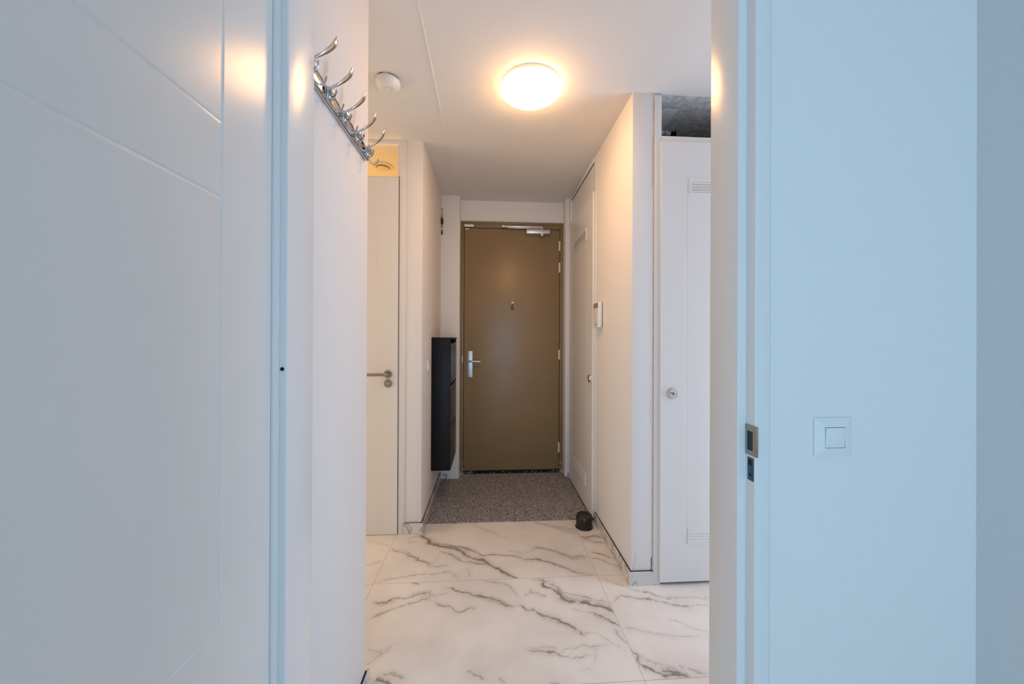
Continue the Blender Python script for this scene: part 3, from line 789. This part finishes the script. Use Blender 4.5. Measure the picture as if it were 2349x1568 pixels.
# ------------------------------------------------------------------ marble skirting
sk = bpy.data.materials.new('marble_skirting'); sk.use_nodes = True
nt = sk.node_tree; bb = nt.nodes['Principled BSDF']; bb.inputs['Roughness'].default_value = 0.16
tc = nt.nodes.new('ShaderNodeTexCoord'); no = nt.nodes.new('ShaderNodeTexNoise'); no.inputs['Scale'].default_value = 4.5; no.inputs['Detail'].default_value = 8; no.inputs['Distortion'].default_value = 1.2
ra = nt.nodes.new('ShaderNodeValToRGB'); E_ = ra.color_ramp.elements
E_[0].position = 0.46; E_[0].color = s2l((222, 219, 216)); E_[1].position = 0.54; E_[1].color = s2l((224, 221, 218))
e = ra.color_ramp.elements.new(0.50); e.color = s2l((176, 170, 166))
nt.links.new(tc.outputs['Object'], no.inputs['Vector']); nt.links.new(no.outputs['Fac'], ra.inputs[0]); nt.links.new(ra.outputs[0], bb.inputs['Base Color'])
M['skirt'] = sk
def skirting(name, boxes, label, grout):
    b = bmesh.new()
    for q in boxes: bx(b, *q, bev=0.0012, seg=1)
    o = tag(obj(name, b, 'skirt'), label, 'skirting', kind='structure')
    b = bmesh.new()
    for q in grout: bx(b, *q)
    obj('grout_line', b, 'gap', o)
skirting('baseboard_left', [(-0.5655, XL+0.001, YB-0.012, YB+0.0, 0, 0.071), (XL, XL+0.012, YB-0.012, YP-0.001, 0, 0.071)],
         'marble skirting along the wall under the black shoe cabinet',
         [(-0.5655, XL, YB-0.006, YB+0.001, 0.071, 0.0725), (XL-0.001, XL+0.006, YB-0.006, YP-0.002, 0.071, 0.0725), (-0.5675, -0.5655, YB-0.008, YB, 0, 0.072)])
skirting('baseboard_right', [(XR-0.012, XR, YR-0.012, 2.488, 0, 0.071), (XR, 0.8655, YR-0.012, YR, 0, 0.071)],
         'marble skirting below the intercom wall',
         [(XR-0.006, XR+0.001, YR-0.006, 2.486, 0.071, 0.0725), (XR, 0.8655, YR-0.006, YR+0.001, 0.071, 0.0725)])
skirting('baseboard_near', [(XH, XH+0.012, 0.906, YH+0.012, 0, 0.034)], 'marble skirting tip at the foot of the coat rack wall',
         [(XH-0.001, XH+0.006, 0.906, YH, 0.034, 0.036)])
b = bmesh.new(); bx(b, 0.7045, 0.748, YP-0.006, YP, 0, 0.052, 0.001)
pb = tag(obj('trim_6', b, 'satin'), 'short plinth with slots at the foot of the right pier', 'trim', kind='structure')
b = bmesh.new()
for i in range(6):
    bx(b, 0.726, 0.740, YP-0.0072, YP-0.0055, 0.006+i*0.007, 0.009+i*0.007)
obj('slot', b, 'gap', pb)
b = zigzag(-0.40, YP-0.0005, [(-0.020, 0.05), (-0.008, 0.040), (0.006, 0.046), (0.012, 0.030), (0.004, 0.018), (0.0, 0.008)], 0.006)
st = tag(obj('trim_7', b, mat('plaster_stain', (168, 150, 128), .9)), 'damp beige stain low on the pier beside the front door', 'stain', kind='structure')

# ------------------------------------------------------------------ entrance mat
cm = bpy.data.materials.new('speckled_carpet'); cm.use_nodes = True
nt = cm.node_tree; bb = nt.nodes['Principled BSDF']; bb.inputs['Roughness'].default_value = 1.0; bb.inputs['Specular IOR Level'].default_value = 0.1
tc = nt.nodes.new('ShaderNodeTexCoord')
n1 = nt.nodes.new('ShaderNodeTexVoronoi'); n1.inputs['Scale'].default_value = 270
n2 = nt.nodes.new('ShaderNodeTexNoise'); n2.inputs['Scale'].default_value = 190; n2.inputs['Detail'].default_value = 3
for n in (n1, n2): nt.links.new(tc.outputs['Object'], n.inputs['Vector'])
ra = nt.nodes.new('ShaderNodeValToRGB'); E_ = ra.color_ramp.elements
E_[0].position = 0.05; E_[0].color = s2l((72, 74, 80)); E_[1].position = 0.95; E_[1].color = s2l((218, 216, 218))
e = E_.new(0.5); e.color = s2l((134, 134, 138))
sp_ = nt.nodes.new('ShaderNodeSeparateColor'); nt.links.new(n1.outputs['Color'], sp_.inputs[0])
nt.links.new(sp_.outputs[0], ra.inputs[0]); nt.links.new(ra.outputs[0], bb.inputs['Base Color'])
bp = nt.nodes.new('ShaderNodeBump'); bp.inputs['Strength'].default_value = 1.0; bp.inputs['Distance'].default_value = 0.004
nt.links.new(n2.outputs['Fac'], bp.inputs['Height']); nt.links.new(bp.outputs[0], bb.inputs['Normal'])
def mat_mesh():
    b = bmesh.new(); st = 0.02
    # front edge runs a little askew; an L cut round the pier
    x0, x1 = XL+0.013, 0.732
    nx, ny = 60, 46
    G = {}
    rr = random.Random(5)
    for i in range(nx+1):
        for j in range(ny+1):
            x = x0+(x1-x0)*i/nx; yf = 2.524
            y = yf+(3.408-yf)*j/ny
            if x < XP+0.004 and y > YP-0.004: y = YP-0.004
            if x > 0.700 and y > YP-0.008: y = YP-0.008
            G[i, j] = b.verts.new((x, y, 0.007 + rr.uniform(-.0006, .0006)))
    for i in range(nx):
        for j in range(ny):
            try:
                vs_ = [G[i, j], G[i+1, j], G[i+1, j+1], G[i, j+1]]
                b.faces.new(vs_)
            except ValueError: pass
    bmesh.ops.remove_doubles(b, verts=b.verts, dist=0.0004)
    bmesh.ops.dissolve_degenerate(b, edges=b.edges, dist=0.0004)
    g = bmesh.ops.extrude_face_region(b, geom=list(b.faces))
    for e in g['geom']:
        if isinstance(e, bmesh.types.BMVert): e.co.z = 0.0005
    return b
tag(obj('entrance_mat', mat_mesh(), cm), 'speckled dark grey carpet mat in front of the brown front door', 'mat')

# ------------------------------------------------------------------ ceiling lamp
LC = (0.2055, 1.834)
lm = thing('ceiling_lamp', 'round glowing flush ceiling lamp in the middle of the hall', 'lamp', (LC[0], LC[1], ZC))
b = bmesh.new(); lathe(b, (LC[0], LC[1], ZC), (0, 0, -1), [(0.150, 0), (0.1548, 0.003), (0.1558, 0.0195), (0.152, 0.0205), (0.1, 0.0205)], 96, cap=False); bx(b, LC[0]-.05, LC[0]+.05, LC[1]-.05, LC[1]+.05, ZC-0.012, ZC-0.001)
obj('base', b, 'plastic', lm)
em = bpy.data.materials.new('lit_opal_diffuser'); em.use_nodes = True
bb = em.node_tree.nodes['Principled BSDF']; bb.inputs['Base Color'].default_value = (.8, .8, .8, 1); bb.inputs['Roughness'].default_value = .3
bb.inputs['Emission Color'].default_value = LAMP_COL + (1,); bb.inputs['Emission Strength'].default_value = LAMP_POWER
b = bmesh.new()
pr = [(0.1566, 0.0206), (0.1572, 0.0209)] + [(0.1580*(1-i/20), 0.0235+0.058*(1-(1-i/20)**2.5)) for i in range(21)]
lathe(b, (LC[0], LC[1], ZC), (0, 0, -1), pr, 96, cap=False)
obj('diffuser', b, em, lm, label='glowing white diffuser')

# ------------------------------------------------------------------ smoke detector
SX, SY = -0.520, 1.846
sd = thing('smoke_detector', 'round white smoke detector on the ceiling left of the lamp', 'smoke detector', (SX, SY, ZC))
b = bmesh.new()
lathe(b, (SX, SY, ZC), (0, 0, -1), [(0.050, 0), (0.050, 0.004), (0.0595, 0.005), (0.0610, 0.014), (0.0575, 0.028), (0.048, 0.040), (0.0365, 0.047), (0.0345, 0.048), (0.0335, 0.0465), (0, 0.0465)], 72)
obj('body', b, 'plastic', sd)
b = bmesh.new(); lathe(b, (SX, SY-0.001, ZC-0.046), (0, 0, -1), [(0.0195, 0), (0.0195, 0.0012), (0.0180, 0.0012), (0.0180, 0.0008), (0.0172, 0.0008), (0.0172, 0.0016), (0, 0.0018)], 40)
tb = obj('test_button', b, 'plastic', sd)
b = bmesh.new(); lathe(b, (SX, SY-0.001, ZC-0.0464), (0, 0, -1), [(0.0186, 0), (0.0186, 0.0013), (0.0172, 0.0013), (0.0172, 0)], 40, cap=False); obj('button_gap', b, 'sealant', tb)
b = bmesh.new()
for a in (212, 223): 
    t = math.radians(a); lathe(b, (SX+0.0603*math.cos(t), SY+0.0603*math.sin(t), ZC-0.0115), (math.cos(t), math.sin(t), 0), [(0.0018, 0), (0.0018, 0.0012), (0, 0.0012)], 10)
obj('vent_hole', b, 'gap', sd)
for a0, a1 in ((232, 262), (285, 345)):
    b = bmesh.new()
    pts = [(SX+0.0600*math.cos(math.radians(a)), SY+0.0600*math.sin(math.radians(a)), ZC-0.0052) for a in range(a0, a1, 4)]
    sweep(b, pts, [(0.0012, 0.0012)]*len(pts), n=6, smooth=0)
    obj('slot', b, 'gap', sd)

# ------------------------------------------------------------------ coat rack
ck = thing('coat_rack', 'polished chrome coat rack with curved double hooks on the near left wall', 'coat rack', (XH, 1.13, 1.95))
XF = XH+0.012
b = bmesh.new()
RY0, RY1, RZ0, RZ1 = 0.906, 1.362, 1.9520, 1.9955
bx(b, XH, XF, RY0, RY1, RZ0, RZ1, 0.004, 3)
obj('rail', b, 'chrome', ck)
HY = [0.918, 1.0234, 1.129, 1.2351, 1.335]
def ring_pts(yc, zc, ry, rz, x, n=28, a0=0, a1=2*PI, p=0.72):
    out = []
    for i in range(n+1):
        t = a0+(a1-a0)*i/n; c, s = math.cos(t), math.sin(t)
        out.append((x, yc+ry*math.copysign(abs(c)**p, c), zc+rz*math.copysign(abs(s)**p, s)))
    return out
for i in range(len(HY)-1):
    yc = (HY[i]+HY[i+1])/2; ry = (HY[i+1]-HY[i])/2-0.013
    b = bmesh.new(); sweep(b, ring_pts(yc, 1.9737, ry, 0.0195, XF+0.001), [(0.0011, 0.0011)]*29, n=8, smooth=0)
    obj('oval_bead', b, 'chrome', ck)
    b = bmesh.new(); lathe(b, (XF, yc+ry-0.012, 1.9737), (1, 0, 0), [(0.0042, 0), (0.0042, 0.001), (0.003, 0.002), (0, 0.002)], 16)
    obj('screw', b, 'gap' if i in (0, 3) else 'steel', ck)
def make_hook(y):
    b = bmesh.new()
    # scalloped boss on the rail
    t = bmesh.new(); bmesh.ops.create_uvsphere(t, u_segments=24, v_segments=14, radius=1)
    for v_ in t.verts: v_.co = Vector((XF+0.002+v_.co.x*0.010, y+v_.co.y*0.0115, 1.9745+v_.co.z*0.0205))
    merge(b, t)
    lathe(b, (XF-0.002, y, 1.979), (1, 0, 0), [(0.0120, 0), (0.0115, 0.006), (0.0095, 0.008), (0.0095, 0.012), (0.0125, 0.013), (0.0135, 0.016), (0.0115, 0.019), (0.004, 0.021), (0, 0.021)], 24)
    # long upper arm, flattening into a spoon tip
    sweep(b, [(XF+0.006, y, 1.988), (XF+0.016, y+0.002, 1.9965), (XF+0.030, y+0.008, 2.010), (XF+0.043, y+0.018, 2.030), (XF+0.052, y+0.028, 2.052), (XF+0.0555, y+0.034, 2.0715)],
          [(0.0042, 0.0036), (0.0038, 0.0032), (0.0056, 0.0030), (0.0086, 0.0026), (0.0098, 0.0022), (0.0060, 0.0016)], n=14, side=(0, 1, 0.2), smooth=6)
    return b
def make_prongs(y):
    b = bmesh.new()
    sweep(b, [(XF+0.006, y, 1.966), (XF+0.010, y-0.001, 1.948), (XF+0.017, y, 1.934), (XF+0.028, y+0.003, 1.929), (XF+0.037, y+0.006, 1.936), (XF+0.041, y+0.008, 1.951)],
          [0.0030, 0.0028, 0.0026, 0.0025, 0.0024, 0.0028], n=10, smooth=6)
    sweep(b, [(XF+0.006, y, 1.962), (XF+0.012, y-0.006, 1.952), (XF+0.022, y-0.013, 1.951), (XF+0.030, y-0.016, 1.960), (XF+0.032, y-0.017, 1.972)],
          [0.0028, 0.0026, 0.0025, 0.0025, 0.0030], n=10, smooth=6)
    for p in ((XF+0.041, y+0.008, 1.951), (XF+0.032, y-0.017, 1.972)):
        t = bmesh.new(); bmesh.ops.create_icosphere(t, subdivisions=2, radius=0.0030)
        for v_ in t.verts: v_.co += Vector(p)
        merge(b, t)
    return b
h = obj('hook', make_hook(HY[1]), 'chrome', ck)
pg = make_prongs(HY[1]); po = obj('lower_prongs', pg, 'chrome', h)
for y in (HY[0], HY[2], HY[3], HY[4]):
    dup_part(h, ck, (0, y-HY[1], 0))

# ------------------------------------------------------------------ shoe cabinet
CX0, CX1, CY0, CY1, CZ0, CZ1 = XL, -0.2985, 2.786, 3.268, 0.272, 1.298
sc = thing('shoe_cabinet', 'slim black wall hung shoe cabinet with three tilting flaps', 'shoe cabinet', (-0.373, 3.03, CZ0))
b = bmesh.new(); bx(b, CX0, CX1-0.004, CY0, CY0+0.018, CZ0, CZ1-0.012, 0.0012); obj('side_panel', b, 'black', sc)
b = bmesh.new(); bx(b, CX0, CX1-0.004, CY1-0.018, CY1, CZ0, CZ1-0.012, 0.0012); obj('side_panel', b, 'black', sc)
b = bmesh.new(); bx(b, CX0, CX1+0.002, CY0-0.0015, CY1+0.001, CZ1-0.014, CZ1, 0.0015); obj('top_panel', b, 'black', sc)
b = bmesh.new(); bx(b, CX0, CX1-0.006, CY0+0.018, CY1-0.018, CZ0, CZ0+0.016, 0.001); obj('bottom_panel', b, 'black', sc)
b = bmesh.new(); bx(b, CX0, CX0+0.006, CY0+0.018, CY1-0.018, CZ0+0.016, CZ1-0.014); obj('back_panel', b, 'gap', sc)
def flap(z0, z1):
    b = bmesh.new(); y0, y1 = CY0+0.020, CY1-0.020; n = 14
    # top edge dips in the middle for the grip, upper lip curls back
    rows = [(CX1, 0.0), (CX1, (z1-z0)*0.8), (CX1-0.002, (z1-z0)-0.012), (CX1-0.010, (z1-z0)), (CX1-0.022, (z1-z0)-0.004)]
    G = []
    for k, (x, h_) in enumerate(rows):
        R_ = []
        for i in range(n+1):
            t = i/n; dip = 0.013*math.exp(-((t-0.5)/0.42)**6) if k >= 2 else 0
            R_.append(b.verts.new((x, y0+(y1-y0)*t, z0+h_-dip)))
        G.append(R_)
    for A, B in zip(G, G[1:]):
        for i in range(n): b.faces.new((A[i], A[i+1], B[i+1], B[i]))
    g = bmesh.ops.extrude_face_region(b, geom=list(b.faces))
    bmesh.ops.translate(b, verts=[e for e in g['geom'] if isinstance(e, bmesh.types.BMVert)], vec=(-0.010, 0, -0.004))
    return b
zs = [(CZ0+0.003, 0.604), (0.618, 0.922), (0.938, 1.262)]
for z0, z1 in zs: obj('flap', flap(z0, z1), 'blackgloss', sc)

# ------------------------------------------------------------------ switches and intercom
def switch_near():
    x0, x1, z0, z1 = 0.7292, 0.8185, 1.0344, 1.1224
    s = thing('light_switch', 'square white light switch on the bluish near wall at the right', 'light switch', ((x0+x1)/2, YN, z0))
    b = bmesh.new()
    # bevelled plate: outer rim, raised inner rim, recess
    def rect(y, m): return [b.verts.new(p) for p in ((x0+m, y, z0+m), (x1-m, y, z0+m), (x1-m, y, z1-m), (x0+m, y, z1-m))]
    R_ = [rect(YN, 0), rect(YN-0.004, 0.0), rect(YN-0.0095, 0.0175), rect(YN-0.0095, 0.0205), rect(YN-0.004, 0.0205)]
    for A, B in zip(R_, R_[1:]):
        for i in range(4): b.faces.new((A[i], A[(i+1) % 4], B[(i+1) % 4], B[i]))
    b.faces.new(R_[-1])
    bmesh.ops.bevel(b, geom=[e for e in b.edges], offset=0.0008, segments=2, affect='EDGES', profile=.5)
    obj('frame', b, 'plastic', s, smooth=False)
    b = bmesh.new()
    m = 0.0215
    prism(b, [(x0+m, YN-0.004, z0+m), (x0+m, YN-0.0085, z0+m), (x0+m, YN-0.0115, z1-m), (x0+m, YN-0.004, z1-m)], (x1-x0-2*m, 0, 0))
    bmesh.ops.bevel(b, geom=list(b.edges), offset=0.0006, segments=2, affect='EDGES', profile=.5)
    obj('rocker', b, 'plastic', s)
switch_near()
s = thing('light_switch', 'small white switch on the left hall wall before the black shoe cabinet', 'light switch', (XL, 2.625, 1.05))
b = bmesh.new(); bx(b, XL, XL+0.009, 2.585, 2.667, 1.051, 1.134, 0.0025); obj('frame', b, 'plastic', s)
b = bmesh.new(); prism(b, [(XL+0.008, 2.597, 1.062), (XL+0.0175, 2.597, 1.066), (XL+0.0115, 2.597, 1.123), (XL+0.008, 2.597, 1.123)], (0, 0.058, 0)); obj('rocker', b, 'plastic', s)

ic = thing('intercom', 'white door intercom handset on the right hall wall', 'intercom', (XR, 2.38, 1.37))
b = bmesh.new(); bx(b, XR-0.006, XR, 2.334, 2.444, 1.374, 1.537, 0.002); obj('back_plate', b, 'grey', ic)
b = bmesh.new(); bx(b, XR-0.032, XR-0.006, 2.332, 2.446, 1.3690, 1.5400, 0.006, 3); obj('body', b, 'plastic', ic)
b = bmesh.new(); bx(b, XR-0.0335, XR-0.0315, 2.338, 2.440, 1.502, 1.534, 0.0008); obj('screen', b, 'grey', ic)
b = bmesh.new()
b.free()
for y in (2.352, 2.372, 2.392):
    b = bmesh.new(); bx(b, XR-0.0332, XR-0.0315, y, y+0.004, 1.490, 1.4925); obj('button', b, 'gap', ic)
b = bmesh.new(); bx(b, XR-0.0335, XR-0.0315, 2.372, 2.392, 1.388, 1.394); obj('microphone', b, 'gap', ic)

# ------------------------------------------------------------------ hanging charm on the left wall near the pier
hc = thing('hanging_ornament', 'dark metal charm with black tassel hanging in the corner above the shoe cabinet', 'ornament', (XL+0.012, 3.282, 2.23))
X0, Y0 = XL+0.011, 3.280
b = bmesh.new(); lathe(b, (XL, Y0, 2.463), (1, 0, 0), [(0.002, 0), (0.002, 0.018), (0.0045, 0.019), (0, 0.020)], 10); obj('nail', b, 'brass', hc)
b = bmesh.new(); sweep(b, [(X0+0.004, Y0, 2.462), (X0, Y0, 2.385)], [0.0014, 0.003], n=8, smooth=0); obj('cord', b, 'brass', hc); b = bmesh.new(); sweep(b, [(X0, Y0, 2.322), (X0, Y0, 2.272)], [0.0022, 0.001], n=8, smooth=0); obj('cord', b, 'brass', hc)
b = bmesh.new(); lathe(b, (X0, Y0, 2.318), (0, 0, 1), [(0, 0), (0.007, 0.006), (0.012, 0.022), (0.0125, 0.042), (0.008, 0.060), (0.003, 0.072), (0, 0.074)], 18)
obj('filigree_drop', b, 'brass', hc)
b = bmesh.new(); lathe(b, (X0, Y0, 2.298), (0, 0, 1), [(0, 0), (0.005, 0.003), (0.0055, 0.008), (0, 0.013)], 14); obj('bead', b, 'brass', hc)
b = bmesh.new(); lathe(b, (X0, Y0, 2.233), (0, 0, 1), [(0, 0.0), (0.0062, 0.001), (0.006, 0.018), (0.0055, 0.034), (0.003, 0.040), (0, 0.041)], 14); obj('tassel', b, 'tasselblack', hc)

# ------------------------------------------------------------------ black floor stop
KX, KY = 0.654, 2.432
b = bmesh.new()
lathe(b, (KX, KY, 0), (0, 0, 1), [(0.0595, 0), (0.0600, 0.004), (0.0555, 0.009), (0.0545, 0.050), (0.0558, 0.052), (0.0558, 0.056), (0.0545, 0.058), (0.0545, 0.078), (0.0520, 0.082), (0.044, 0.0805), (0, 0.079)], 64)
ct = thing('round_tin', 'short round black tin on the marble beside the mat corner', 'tin', (KX, KY, 0))
obj('can', b, 'blackplastic', ct)
b = bmesh.new(); bx(b, 0.722, 0.7465, 2.492, 2.500, 0.010, 0.018); bx(b, 0.7415, 0.7465, 2.492, 2.500, 0.0, 0.026)
tag(obj('floor_bracket', b, 'blackplastic'), 'tiny black bracket at the foot of the cupboard frame by the tin', 'bracket')
